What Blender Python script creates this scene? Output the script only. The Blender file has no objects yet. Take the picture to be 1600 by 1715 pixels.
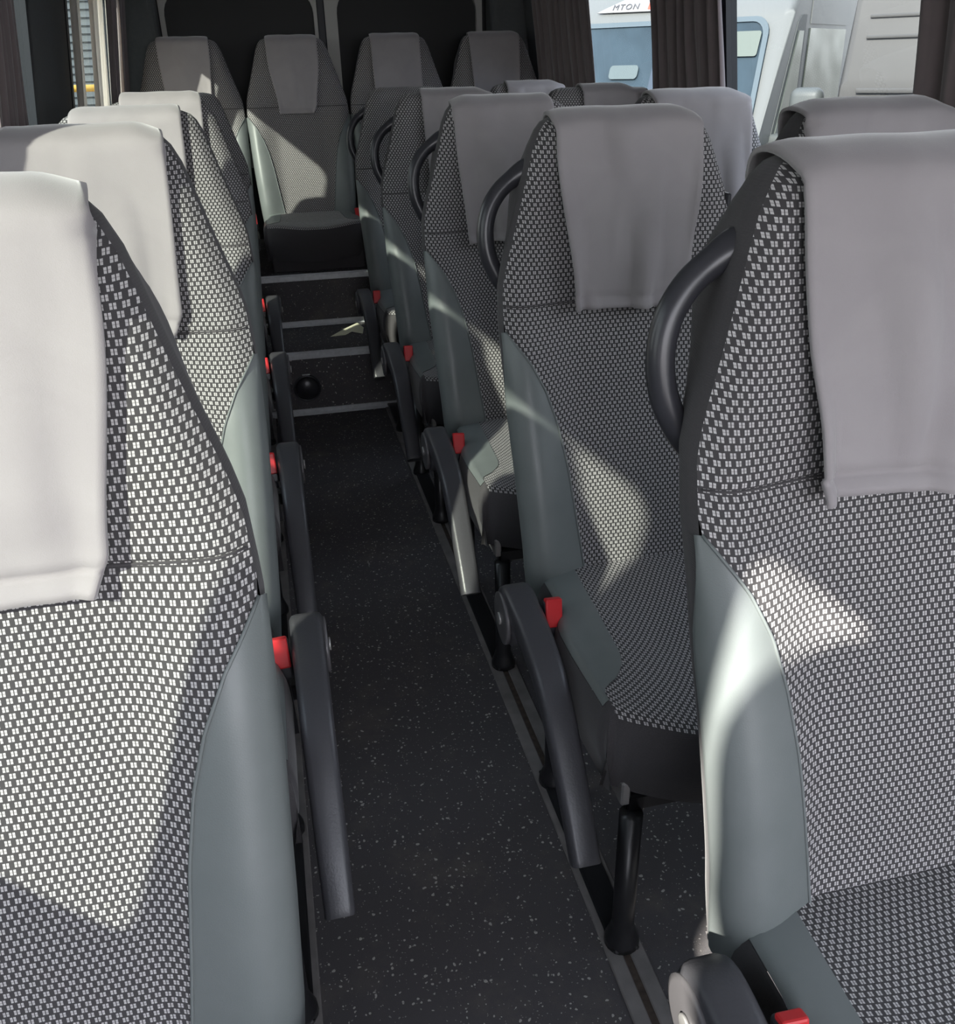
import bpy, bmesh, math, random
import numpy as np
from mathutils import Vector, Matrix

C = bpy.context.scene.collection
S = bpy.context.scene
random.seed(4)

# ------------------------------------------------------------------ camera
F_PX = 1482.25
YAW, PITCH, ROLL = [math.radians(a) for a in (12.407, 26.943, -1.386)]
fwd = Vector((math.sin(YAW)*math.cos(PITCH), math.cos(YAW)*math.cos(PITCH), -math.sin(PITCH)))
rgt = Vector((math.cos(YAW), -math.sin(YAW), 0))
upv = rgt.cross(fwd)
r2 = math.cos(ROLL)*rgt + math.sin(ROLL)*upv
u2 = -math.sin(ROLL)*rgt + math.cos(ROLL)*upv
cam_d = bpy.data.cameras.new('camera')
cam = bpy.data.objects.new('camera', cam_d); C.objects.link(cam)
m = Matrix.Identity(4)
for i in range(3):
    m[i][0] = r2[i]; m[i][1] = u2[i]; m[i][2] = -fwd[i]
m[2][3] = 1.30
cam.matrix_world = m
cam_d.sensor_fit = 'HORIZONTAL'; cam_d.sensor_width = 36.0
cam_d.lens = 36.0*F_PX/1600.0
cam_d.clip_start = 0.02
S.camera = cam

# ------------------------------------------------------------------ light
S.view_settings.view_transform = 'Standard'
S.view_settings.look = 'None'
S.view_settings.gamma = 1.0
S.view_settings.use_curve_mapping = False
S.view_settings.exposure = 0.22
S.cycles.max_bounces = 8
S.cycles.transparent_max_bounces = 12
S.cycles.use_denoising = True

SUN_DIR = Vector((1.0, 1.0, -0.85)).normalized()
sun_d = bpy.data.lights.new('sun', 'SUN'); sun_d.energy = 17.0; sun_d.angle = math.radians(0.9)
sun_d.color = (1.0, 0.95, 0.87)
sun = bpy.data.objects.new('sun', sun_d); C.objects.link(sun)
sun.rotation_euler = SUN_DIR.to_track_quat('-Z', 'Y').to_euler()
sun.location = (-6, -6, 6)

W = bpy.data.worlds.new('sky'); S.world = W; W.use_nodes = True
nt = W.node_tree; nt.nodes.clear()
wo = nt.nodes.new('ShaderNodeOutputWorld'); bg = nt.nodes.new('ShaderNodeBackground')
tc = nt.nodes.new('ShaderNodeTexCoord'); sp = nt.nodes.new('ShaderNodeSeparateXYZ')
cr = nt.nodes.new('ShaderNodeValToRGB')
cr.color_ramp.elements[0].position = 0.0; cr.color_ramp.elements[0].color = (0.22, 0.21, 0.21, 1)
cr.color_ramp.elements[1].position = 1.0; cr.color_ramp.elements[1].color = (0.55, 0.66, 0.88, 1)
e = cr.color_ramp.elements.new(0.49); e.color = (0.34, 0.33, 0.33, 1)
e = cr.color_ramp.elements.new(0.52); e.color = (0.84, 0.83, 0.86, 1)
mp = nt.nodes.new('ShaderNodeMath'); mp.operation = 'MULTIPLY_ADD'; mp.inputs[1].default_value = .5; mp.inputs[2].default_value = .5
nt.links.new(tc.outputs['Generated'], sp.inputs[0]); nt.links.new(sp.outputs['Z'], mp.inputs[0])
nt.links.new(mp.outputs[0], cr.inputs[0]); nt.links.new(cr.outputs[0], bg.inputs[0])
bg.inputs[1].default_value = 6.8
nt.links.new(bg.outputs[0], wo.inputs[0])

# ------------------------------------------------------------------ materials
def srgb(r, g, b):
    f = lambda c: (c/255/12.92) if c/255 <= .04045 else ((c/255+.055)/1.055)**2.4
    return (f(r), f(g), f(b), 1)

class NG:
    def __init__(s, name):
        s.m = bpy.data.materials.new(name); s.m.use_nodes = True
        s.t = s.m.node_tree; s.t.nodes.clear()
        s.out = s.t.nodes.new('ShaderNodeOutputMaterial')
    def n(s, typ, ins=None, **kw):
        nd = s.t.nodes.new(typ)
        for k, v in kw.items(): setattr(nd, k, v)
        for k, v in (ins or {}).items():
            s.put(nd.inputs[k], v)
        return nd
    def put(s, sock, v):
        if isinstance(v, bpy.types.NodeSocket): s.t.links.new(v, sock)
        else: sock.default_value = v
    def math(s, op, a, b=0.0, c=0.0):
        nd = s.t.nodes.new('ShaderNodeMath'); nd.operation = op
        s.put(nd.inputs[0], a); s.put(nd.inputs[1], b)
        if op in ('MULTIPLY_ADD', 'SMOOTH_MIN', 'COMPARE'): s.put(nd.inputs[2], c)
        return nd.outputs[0]
    def mix(s, f, a, b):
        nd = s.t.nodes.new('ShaderNodeMix'); nd.data_type = 'RGBA'
        s.put(nd.inputs[0], f); s.put(nd.inputs[6], a); s.put(nd.inputs[7], b)
        return nd.outputs[2]
    def bsdf(s, col, rough=.6, normal=None, **kw):
        b = s.t.nodes.new('ShaderNodeBsdfPrincipled')
        s.put(b.inputs['Base Color'], col); s.put(b.inputs['Roughness'], rough)
        for k, v in kw.items(): s.put(b.inputs[k.replace('_', ' ')], v)
        if normal is not None: s.put(b.inputs['Normal'], normal)
        s.t.links.new(b.outputs[0], s.out.inputs[0])
        return b
    def bump(s, h, strength=.3, dist=.001):
        b = s.n('ShaderNodeBump', {'Strength': strength, 'Distance': dist, 'Height': h})
        return b.outputs[0]

def simple(name, col, rough=.6, noise=0.0, nscale=40, bump=0.0, **kw):
    g = NG(name)
    tc = g.n('ShaderNodeTexCoord')
    nz = g.n('ShaderNodeTexNoise', {'Vector': tc.outputs['Object'], 'Scale': nscale, 'Detail': 4.0})
    c = col
    if noise:
        f = g.math('MULTIPLY_ADD', nz.outputs[0], noise*2, 1-noise)
        nd = g.n('ShaderNodeVectorMath', {0: col[:3], 1: (1, 1, 1)}, operation='MULTIPLY')
        cb = g.n('ShaderNodeCombineXYZ', {0: f, 1: f, 2: f}); g.t.links.new(cb.outputs[0], nd.inputs[1])
        c = nd.outputs[0]
    nm = g.bump(nz.outputs[0], bump, .002) if bump else None
    g.bsdf(c, rough, nm, **kw)
    return g.m

def mat_fabric():
    g = NG('patterned_fabric')
    uv = g.n('ShaderNodeUVMap'); uv.uv_map = 'UVMap'
    # the weave pulls a little over the padding
    wn = g.n('ShaderNodeTexNoise', {'Vector': uv.outputs[0], 'Scale': 7.0, 'Detail': 1.0})
    wv = g.n('ShaderNodeVectorMath', {0: wn.outputs['Color'], 1: (-.5, -.5, -.5)}, operation='ADD')
    wv2 = g.n('ShaderNodeVectorMath', {0: wv.outputs[0], 3: .006}, operation='SCALE')
    uvd = g.n('ShaderNodeVectorMath', {0: uv.outputs[0], 1: wv2.outputs[0]}, operation='ADD')
    s = g.n('ShaderNodeSeparateXYZ', {0: uvd.outputs[0]})
    u, v = s.outputs[0], s.outputs[1]
    vr = g.math('DIVIDE', v, .0068)
    row = g.math('FLOOR', vr)
    odd = g.math('MULTIPLY', g.math('MODULO', g.math('ABSOLUTE', row), 2.0), .5)
    uu = g.math('FRACT', g.math('ADD', g.math('DIVIDE', u, .0094), odd))
    vv = g.math('FRACT', vr)
    du = g.math('ABSOLUTE', g.math('SUBTRACT', uu, .5)); dv = g.math('ABSOLUTE', g.math('SUBTRACT', vv, .5))
    a = g.math('LESS_THAN', du, .27); b = g.math('LESS_THAN', dv, .36)
    c = g.math('GREATER_THAN', du, .045)
    d = g.math('MULTIPLY_ADD', g.math('GREATER_THAN', dv, .05), .45, .55)
    blk = g.math('MULTIPLY', g.math('MULTIPLY', a, b), g.math('MULTIPLY', c, d))
    rib = g.math('FRACT', g.math('DIVIDE', v, .00113))
    ribm = g.math('MULTIPLY_ADD', g.math('ABSOLUTE', g.math('SUBTRACT', rib, .5)), .9, .55)
    dark = g.n('ShaderNodeVectorMath', {0: (.062, .058, .061), 3: ribm}, operation='SCALE')
    nz = g.n('ShaderNodeTexNoise', {'Vector': uv.outputs[0], 'Scale': 90.0, 'Detail': 2.0})
    light = g.mix(nz.outputs[0], (.62, .60, .60, 1), (.40, .385, .385, 1))
    col = g.mix(blk, dark.outputs[0], light)
    hh = g.math('ADD', g.math('MULTIPLY', blk, .7), g.math('MULTIPLY', ribm, .3))
    g.bsdf(col, .85, g.bump(hh, .5, .0007), Sheen_Weight=.12, Sheen_Roughness=.4)
    return g.m

def mat_leather():
    g = NG('grey_green_leather')
    tc = g.n('ShaderNodeTexCoord')
    v = g.n('ShaderNodeTexVoronoi', {'Vector': tc.outputs['Object'], 'Scale': 420.0}, feature='DISTANCE_TO_EDGE')
    n = g.n('ShaderNodeTexNoise', {'Vector': tc.outputs['Object'], 'Scale': 18.0, 'Detail': 3.0})
    col = g.mix(n.outputs[0], (.145, .163, .161, 1), (.180, .196, .196, 1))
    g.bsdf(col, .42, g.bump(v.outputs[0], .22, .0006))
    return g.m

def mat_towel():
    g = NG('grey_plush')
    tc = g.n('ShaderNodeTexCoord')
    n = g.n('ShaderNodeTexNoise', {'Vector': tc.outputs['Object'], 'Scale': 11.0, 'Detail': 3.0, 'Distortion': .8})
    n2 = g.n('ShaderNodeTexNoise', {'Vector': tc.outputs['Object'], 'Scale': 900.0, 'Detail': 2.0})
    col = g.mix(n.outputs[0], (.285, .262, .272, 1), (.355, .332, .335, 1))
    nm = g.bump(n2.outputs[0], .25, .0008)
    g.bsdf(col, .95, nm, Sheen_Weight=.45, Sheen_Roughness=.35)
    return g.m

def mat_knit():
    g = NG('black_knit')
    tc = g.n('ShaderNodeTexCoord')
    s = g.n('ShaderNodeSeparateXYZ', {0: tc.outputs['Object']})
    w = g.math('FRACT', g.math('DIVIDE', s.outputs[2], .0024))
    w2 = g.math('ABSOLUTE', g.math('SUBTRACT', w, .5))
    n = g.n('ShaderNodeTexNoise', {'Vector': tc.outputs['Object'], 'Scale': 500.0})
    col = g.mix(n.outputs[0], (.046, .043, .046, 1), (.070, .065, .069, 1))
    g.bsdf(col, .9, g.bump(w2, .5, .0006), Sheen_Weight=.15, Sheen_Roughness=.4)
    return g.m

def mat_carpet(name='speckled_carpet'):
    g = NG(name)
    tc = g.n('ShaderNodeTexCoord')
    nd = g.n('ShaderNodeTexNoise', {'Vector': tc.outputs['Object'], 'Scale': 60.0, 'Detail': 2.0})
    dv = g.n('ShaderNodeVectorMath', {0: nd.outputs['Color'], 3: .012}, operation='SCALE')
    pv = g.n('ShaderNodeVectorMath', {0: tc.outputs['Object'], 1: dv.outputs[0]}, operation='ADD')
    def specks(scale, size, keep):
        v = g.n('ShaderNodeTexVoronoi', {'Vector': pv.outputs[0], 'Scale': scale})
        sc = g.n('ShaderNodeSeparateXYZ', {0: v.outputs['Color']})
        r = g.math('MULTIPLY', sc.outputs[1], size)
        return g.math('MULTIPLY', g.math('LESS_THAN', v.outputs['Distance'], r), g.math('GREATER_THAN', sc.outputs[0], keep))
    s1 = specks(120, .36, .60); s2 = specks(230, .36, .70)
    sp = g.math('MAXIMUM', s1, g.math('MULTIPLY', s2, .5))
    d = g.n('ShaderNodeTexNoise', {'Vector': tc.outputs['Object'], 'Scale': 5.0, 'Detail': 7.0, 'Roughness': .7})
    dirt = g.n('ShaderNodeMapRange', {'Value': d.outputs[0], 'From Min': .52, 'From Max': .78})
    base = g.mix(dirt.outputs[0], (.100, .094, .100, 1), (.185, .162, .146, 1))
    fz = g.n('ShaderNodeTexNoise', {'Vector': tc.outputs['Object'], 'Scale': 700.0, 'Detail': 2.0})
    base2 = g.mix(g.math('MULTIPLY', fz.outputs[0], .35), base, (.075, .070, .074, 1))
    col = g.mix(sp, base2, (.50, .47, .45, 1))
    g.bsdf(col, .95, g.bump(fz.outputs[0], .6, .002))
    return g.m

def mat_glass(name, tint, refl=.06):
    g = NG(name)
    t = g.n('ShaderNodeBsdfTransparent', {'Color': tint})
    gl = g.n('ShaderNodeBsdfGlossy', {'Roughness': .02, 'Color': (.9, .95, .95, 1)})
    mx = g.n('ShaderNodeMixShader', {0: refl, 1: t.outputs[0], 2: gl.outputs[0]})
    g.t.links.new(mx.outputs[0], g.out.inputs[0])
    return g.m

def mat_ridged(name, c1, c2, rough=.35, metal=.3):
    return simple(name, c1, rough, noise=.12, nscale=2, Metallic=metal)

FABRIC = mat_fabric(); LEATHER = mat_leather(); TOWEL = mat_towel(); KNIT = mat_knit(); CARPET = mat_carpet()
PLASTIC = simple('black_grained_plastic', (.060, .059, .066, 1), .36, noise=.1, nscale=300, bump=.15)
GLOSS = simple('smooth_black_plastic', (.034, .034, .040, 1), .30, noise=.15, nscale=60)
SHELL = simple('seat_shell_plastic', (.035, .035, .038, 1), .55, noise=.1, nscale=200, bump=.1)
RED = simple('red_plastic', (.62, .025, .03, 1), .35)
STEEL = simple('black_painted_steel', (.018, .018, .02, 1), .32, noise=.2, nscale=30)
ZINC = simple('zinc_bracket', (.42, .41, .40, 1), .4, noise=.2, nscale=50, Metallic=.6)
ALU = simple('brushed_aluminium', (.62, .63, .65, 1), .42, noise=.25, nscale=60, Metallic=.25)
DISC = simple('worn_grey_plastic', (.10, .095, .10, 1), .35)
TRIMGREY = simple('dark_grey_wall_cloth', (.085, .090, .093, 1), .85, noise=.15, nscale=80, bump=.1)
RUBBER = simple('window_rubber', (.012, .015, .022, 1), .5)
DOORP = simple('light_door_paint', (.42, .42, .40, 1), .45, noise=.08, nscale=6)
BLACKP = simple('matt_black_panel', (.009, .010, .011, 1), .6, noise=.2, nscale=5)
CEIL = simple('ceiling_lining', (.78, .77, .76, 1), .9, noise=.05)
RAILM = simple('dusty_rail_rubber', (.21, .195, .19, 1), .75, noise=.45, nscale=22, bump=.3)
DIRT = simple('groove_dirt', (.060, .045, .036, 1), .95, noise=.8, nscale=90, bump=.6)
CURT = simple('mauve_grey_curtain', (.155, .125, .125, 1), .9, noise=.12, nscale=30, bump=.1, Sheen_Weight=.3)
CURTL = None
def mat_sheer():
    g = NG('cream_curtain_lining')
    d = g.n('ShaderNodeBsdfDiffuse', {'Color': (.88, .83, .77, 1)})
    t = g.n('ShaderNodeBsdfTranslucent', {'Color': (.95, .90, .84, 1)})
    mx = g.n('ShaderNodeMixShader', {0: .7, 1: d.outputs[0], 2: t.outputs[0]})
    g.t.links.new(mx.outputs[0], g.out.inputs[0]); return g.m
CURTL = mat_sheer()
GLASS_T = mat_glass('tinted_side_glass', (.285, .312, .288, 1), .05)
GLASS_R = mat_glass('side_glass', (.37, .39, .385, 1), .05)
GLASS_C = mat_glass('clear_side_glass', (.93, .95, .94, 1), .04)

# ------------------------------------------------------------------ helpers
def obj(name, verts, faces, mat, parent=None, uvs=None, smooth=True):
    me = bpy.data.meshes.new(name)
    me.from_pydata([tuple(v) for v in verts], [], faces)
    me.materials.append(mat)
    if uvs is not None:
        l = me.uv_layers.new(name='UVMap')
        for lp in me.loops: l.data[lp.index].uv = uvs[lp.vertex_index]
    if smooth: me.polygons.foreach_set('use_smooth', [True]*len(me.polygons))
    me.update()
    o = bpy.data.objects.new(name, me); C.objects.link(o)
    if parent: o.parent = parent
    return o

def from_bm(name, bm, mat, parent=None, smooth=False):
    bmesh.ops.recalc_face_normals(bm, faces=bm.faces)
    me = bpy.data.meshes.new(name); bm.to_mesh(me); bm.free()
    me.materials.append(mat)
    if smooth: me.polygons.foreach_set('use_smooth', [True]*len(me.polygons))
    o = bpy.data.objects.new(name, me); C.objects.link(o)
    if parent: o.parent = parent
    return o

def bx(bm, x0, x1, y0, y1, z0, z1, bev=0.0, seg=2):
    r = bmesh.ops.create_cube(bm, size=1)
    for v in r['verts']:
        v.co = Vector(((x0+x1)/2+v.co.x*(x1-x0), (y0+y1)/2+v.co.y*(y1-y0), (z0+z1)/2+v.co.z*(z1-z0)))
    if bev:
        es = list({e for v in r['verts'] for e in v.link_edges})
        bmesh.ops.bevel(bm, geom=es, offset=bev, segments=seg, affect='EDGES', profile=.5)

def box(name, x0, x1, y0, y1, z0, z1, mat, parent=None, bev=0.0, seg=2):
    bm = bmesh.new(); bx(bm, x0, x1, y0, y1, z0, z1, bev, seg)
    return from_bm(name, bm, mat, parent, smooth=False)

def tube_geo(pts, radii, n=14, flat=1.0, caps=True):
    """swept round tube; returns verts, faces"""
    P = [Vector(p) for p in pts]; V = []; Fc = []
    ref = Vector((0, 0, 1))
    d0 = (P[1]-P[0]).normalized()
    if abs(d0.dot(ref)) > .9: ref = Vector((0, 1, 0))
    side = d0.cross(ref).normalized()
    for i, p in enumerate(P):
        d = (P[min(i+1, len(P)-1)]-P[max(i-1, 0)]).normalized()
        side = (side - d*side.dot(d)).normalized(); up = side.cross(d)
        r = radii[i] if hasattr(radii, '__len__') else radii
        for k in range(n):
            a = 2*math.pi*k/n
            V.append(p+side*math.cos(a)*r*flat+up*math.sin(a)*r)
    for i in range(len(P)-1):
        for k in range(n):
            a = i*n+k; b = i*n+(k+1) % n
            Fc.append((a, b, b+n, a+n))
    if caps:
        Fc.append(tuple(range(n))[::-1]); Fc.append(tuple((len(P)-1)*n+k for k in range(n)))
    return V, Fc

def tube(name, pts, r, mat, parent=None, n=14):
    V, Fc = tube_geo(pts, r, n); return obj(name, V, Fc, mat, parent)

def catmull(pts, k=6):
    P = [np.array(p, float) for p in pts]; P = [2*P[0]-P[1]]+P+[2*P[-1]-P[-2]]; out = []
    for i in range(1, len(P)-2):
        for j in range(k):
            t = j/k
            out.append(.5*((2*P[i])+(-P[i-1]+P[i+1])*t+(2*P[i-1]-5*P[i]+4*P[i+1]-P[i+2])*t*t+(-P[i-1]+3*P[i]-3*P[i+1]+P[i+2])*t**3))
    out.append(P[-2]); return out

def empty(name, loc, label=None, cat=None, group=None):
    o = bpy.data.objects.new(name, None); C.objects.link(o); o.location = loc
    o.empty_display_size = .1
    if label: tag(o, label, cat, group)
    return o
def tag(o, label, cat, group=None, kind=None):
    o['label'] = label; o['category'] = cat
    if group: o['group'] = group
    if kind: o['kind'] = kind
    return o
def struct(o): o['kind'] = 'structure'; return o

def ss(x, a, b):
    t = min(max((x-a)/(b-a), 0), 1); return t*t*(3-2*t)

# ------------------------------------------------------------------ the coach shell
YF, YB = -1.75, 5.06          # front of the cabin, rear door plane
def LX(z): return -.655+.13*max(z-.9, 0)
def RX(z): return 1.47-.13*max(z-.9, 0)
ZS, ZH, ZC = .93, 1.64, 1.97
ZHF = 1.76                     # the front pair of windows reaches a little higher  # sill, window head, ceiling
WINL = [(-1.70, -.275), (.105, 3.05), (3.64, 4.76)]
WINR = [(-1.70, -.215), (.165, 2.80), (3.26, 4.72)]

def wall(name, X, sgn, WIN):
    bm = bmesh.new()
    def slab(y0, y1, z0, z1):
        t = .05*sgn
        c = []
        for z in (z0, z1):
            for y in (y0, y1):
                for dx in (0, t): c.append(bm.verts.new((X(z)+dx, y, z)))
        for f in ((0, 1, 3, 2), (4, 5, 7, 6), (0, 1, 5, 4), (2, 3, 7, 6), (0, 2, 6, 4), (1, 3, 7, 5)):
            bm.faces.new([c[i] for i in f])
    slab(YF, YB, 0.0, ZS); slab(WIN[0][1], YB, ZH, ZC); slab(YF, WIN[0][1], ZHF, ZC)
    ys = [YF]+[v for w in WIN for v in w]+[YB]
    slab(YF, WIN[0][0], ZS, ZHF)
    for i in range(2, len(ys), 2): slab(ys[i], ys[i+1], ZS, ZH)
    struct(from_bm(name, bm, TRIMGREY))
wall('wall_left', LX, -1, WINL); wall('wall_right', RX, 1, WINR)

def window(n, X, sgn, y0, y1, glass, ZH=ZH):
    # black rubber frame with rounded corners, one pane
    z0, z1 = ZS, ZH; rad = .09; w = .035
    def ring(off):
        pts = []
        for cy, cz, a0 in ((y1-rad, z1-rad, 0), (y0+rad, z1-rad, 90), (y0+rad, z0+rad, 180), (y1-rad, z0+rad, 270)):
            for k in range(7):
                a = math.radians(a0+k*15); pts.append((cy+(rad-off)*math.cos(a), cz+(rad-off)*math.sin(a)))
        return pts
    outer = []
    for (cy, cz) in ring(0): outer.append((min(max(cy, y0), y1), min(max(cz, z0), z1)))
    inner = ring(w); V = []; Fc = []; N = len(inner)
    def sq(p):   # push the outer ring to the rectangular opening
        cy, cz = (y0+y1)/2, (z0+z1)/2; dy, dz = p[0]-cy, p[1]-cz
        s = 1/max(abs(dy)/((y1-y0)/2), abs(dz)/((z1-z0)/2)); return (cy+dy*s, cz+dz*s)
    for dx in (-.004, .03):
        for p in outer: q = sq(p); V.append((X(q[1])+sgn*dx, q[0], q[1]))
        for p in inner: V.append((X(p[1])+sgn*dx, p[0], p[1]))
    for k in range(N):
        j = (k+1) % N
        Fc.append((k, j, N+j, N+k)); Fc.append((2*N+k, 2*N+j, 3*N+j, 3*N+k)); Fc.append((N+k, N+j, 3*N+j, 3*N+k))
    fr = struct(obj('window_%d' % n, V, Fc, RUBBER, smooth=False))
    pv = [(X(p[1])+sgn*.012, p[0], p[1]) for p in inner]
    obj('pane', pv, [tuple(range(N))], glass, fr, smooth=False)
k = 1
for i, (a, b) in enumerate(WINL):
    window(k, LX, -1, a, b, GLASS_C if i == 0 else GLASS_T, ZHF if i == 0 else ZH); k += 1
for i, (a, b) in enumerate(WINR):
    window(k, RX, 1, a, b, GLASS_R, ZHF if i == 0 else ZH); k += 1

struct(box('wall_front', -.70, 1.52, YF-.05, YF, 0, .62, TRIMGREY))
struct(box('floor', -.70, 1.52, YF, 5.08, -.03, 0, CARPET))
struct(box('ceiling', -.70, 1.50, YF, 5.08, ZC, ZC+.04, CEIL))
# raised floor at the back: two carpeted steps with aluminium edges
YR1, ZR1, YR2, ZR2 = 3.578, .255, 4.03, .475
struct(box('floor', -.655, 1.47, YR1, YR2+.01, 0.0, ZR1, CARPET))
struct(box('floor', -.655, 1.47, YR2, 5.055, 0.0, ZR2, CARPET))
def strip(n, y, z, up):
    bm = bmesh.new()
    if up: # an angle over the step nose
        bx(bm, -.50, 1.34, y-.004, y+.028, z, z+.004, .001, 1); bx(bm, -.50, 1.34, y-.006, y-.001, z-.020, z+.003, .001, 1)
        for i in range(3): bx(bm, -.50, 1.34, y+.003+i*.008, y+.006+i*.008, z+.003, z+.0055)
    else:
        bx(bm, -.50, 1.34, y-.026, y, z, z+.004, .001, 1); bx(bm, -.50, 1.34, y-.006, y-.001, z, z+.022, .001, 1)
        for i in range(3): bx(bm, -.50, 1.34, y-.022+i*.007, y-.020+i*.007, z+.003, z+.0055)
    struct(from_bm('trim_%d' % n, bm, ALU))
strip(1, YR1, 0, False); strip(2, YR1, ZR1, True); strip(3, YR2, ZR1, False); strip(4, YR2, ZR2, True)
# seat rails let into the floor beside the aisle
def rail(n, x0, x1):
    bm = bmesh.new()
    mid = (x0+x1)/2
    bx(bm, x0, mid-.006, YF, YR1-.03, 0, .0055, .002, 1); bx(bm, mid+.006, x1, YF, YR1-.03, 0, .0055, .002, 1)
    t = struct(from_bm('trim_%d' % n, bm, RAILM))
    bm = bmesh.new(); bx(bm, mid-.007, mid+.007, YF, YR1-.03, 0, .0025)
    from_bm('dirt_groove', bm, DIRT, t)
rail(5, .392, .456); rail(6, -.129, -.065)

# rear wall and the two rear doors
struct(box('wall_rear', -.70, 1.52, 5.10, 5.14, 0, ZC, BLACKP))
def rear_door(n, x0, x1, wx0, wx1):
    z0, z1 = ZR2, 1.86; wz0, wz1, rad = .95, 1.64, .11
    N = 8; inner = []
    for cx, cz, a0 in ((wx1-rad, wz1-rad, 0), (wx0+rad, wz1-rad, 90), (wx0+rad, wz0+rad, 180), (wx1-rad, wz0+rad, 270)):
        for q in range(N):
            a = math.radians(a0+q*90/(N-1)); inner.append((cx+rad*math.cos(a), cz+rad*math.sin(a)))
    cx, cz = (x0+x1)/2, (z0+z1)/2; outer = []
    for p in inner:
        dx, dz = p[0]-cx, p[1]-cz; s = 1/max(abs(dx)/((x1-x0)/2), abs(dz)/((z1-z0)/2)); outer.append((cx+dx*s, cz+dz*s))
    V = []; Fc = []; M = len(inner)
    for y in (YB, YB+.035):
        V += [(p[0], y, p[1]) for p in outer]+[(p[0], y, p[1]) for p in inner]
    for q in range(M):
        j = (q+1) % M
        Fc += [(q, M+q, M+j, j), (2*M+q, 2*M+j, 3*M+j, 3*M+q), (M+q, 3*M+q, 3*M+j, M+j), (q, j, 2*M+j, 2*M+q)]
    d = struct(obj('door_%d' % n, V, Fc, DOORP, smooth=False))
    obj('blanked_window', [(p[0], YB+.026, p[1]) for p in inner], [tuple(range(M))[::-1]], BLACKP, d, smooth=False)
rear_door(1, -.385, .362, -.362, .345)
rear_door(2, .400, 1.20, .460, 1.17)
bm = bmesh.new(); bx(bm, .362, .400, YB-.004, YB+.03, ZR2, 1.86, .006, 2)
struct(from_bm('trim_7', bm, RUBBER))
struct(box('trim_8', -.65, -.39, 4.93, YB+.03, ZR2, ZC, TRIMGREY, bev=.03, seg=3))
struct(box('trim_9', 1.22, 1.43, 4.93, YB+.03, ZR2, ZC, TRIMGREY, bev=.03, seg=3))

# ------------------------------------------------------------------ seats
ZW = [.39, .47, .60, .75, .888, .951, .987, 1.039, 1.088, 1.14, 1.17, 1.195, 1.207, 1.214, 1.217]
WW = [.212, .220, .228, .235, .237, .231, .221, .203, .187, .171, .161, .148, .136, .118, .095]
INS = [0]*11+[.0, .008, .022, .042]
def sw(z): return float(np.interp(z, ZW, WW))
def sins(z): return float(np.interp(z, ZW, INS))
def syc(z): return .238+.25*(z-.888)-.012*math.exp(-((z-.62)/.13)**2)
def sbol(z): return .004+.034*ss(z, .36, .52)*(1-ss(z, .78, 1.0))
ZX = [.39, .412, .551, .662, .733, .79, .839, .888]
XX = [.106, .109, .130, .145, .159, .177, .201, .237]
ZTIP = .888
def sxs(z): return float(np.interp(z, ZX, XX)) if z < ZTIP else sw(z)
def yfront(x, z):
    w = sw(z); t = abs(x)/w
    y = syc(z)+sins(z)-sbol(z)*ss(t, .42, .86)
    y -= .010*(1-t*t)*ss(z, .93, 1.0)
    if t > .86: y += .020*((t-.86)/.14)**2
    y += .004*math.exp(-((z-.925)/.0035)**2)*(1-ss(t, .96, 1))
    return y
SIDE = [(0.0, 0.0), (.0035, .018), (.002, .036), (-.006, .056), (-.018, .075), (-.034, .092), (-.055, .106), (-.08, .1150)]
def SK(z): return float(np.mean([np.interp(z+q, [.86, .93, 1.0, 1.06, 1.10, 1.15, 1.19, 1.217], [1.05, .85, .45, .12, .02, .18, .60, .95]) for q in np.linspace(-.03, .03, 9)]))
THK = .117
zst = list(np.linspace(.39, .90, 35))+[.912, .918, .9215, .925, .9285, .932, .938]+list(np.linspace(.95, 1.17, 15))+[1.182, 1.195, 1.202, 1.207, 1.211, 1.214, 1.217]
_cache = {}
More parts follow.
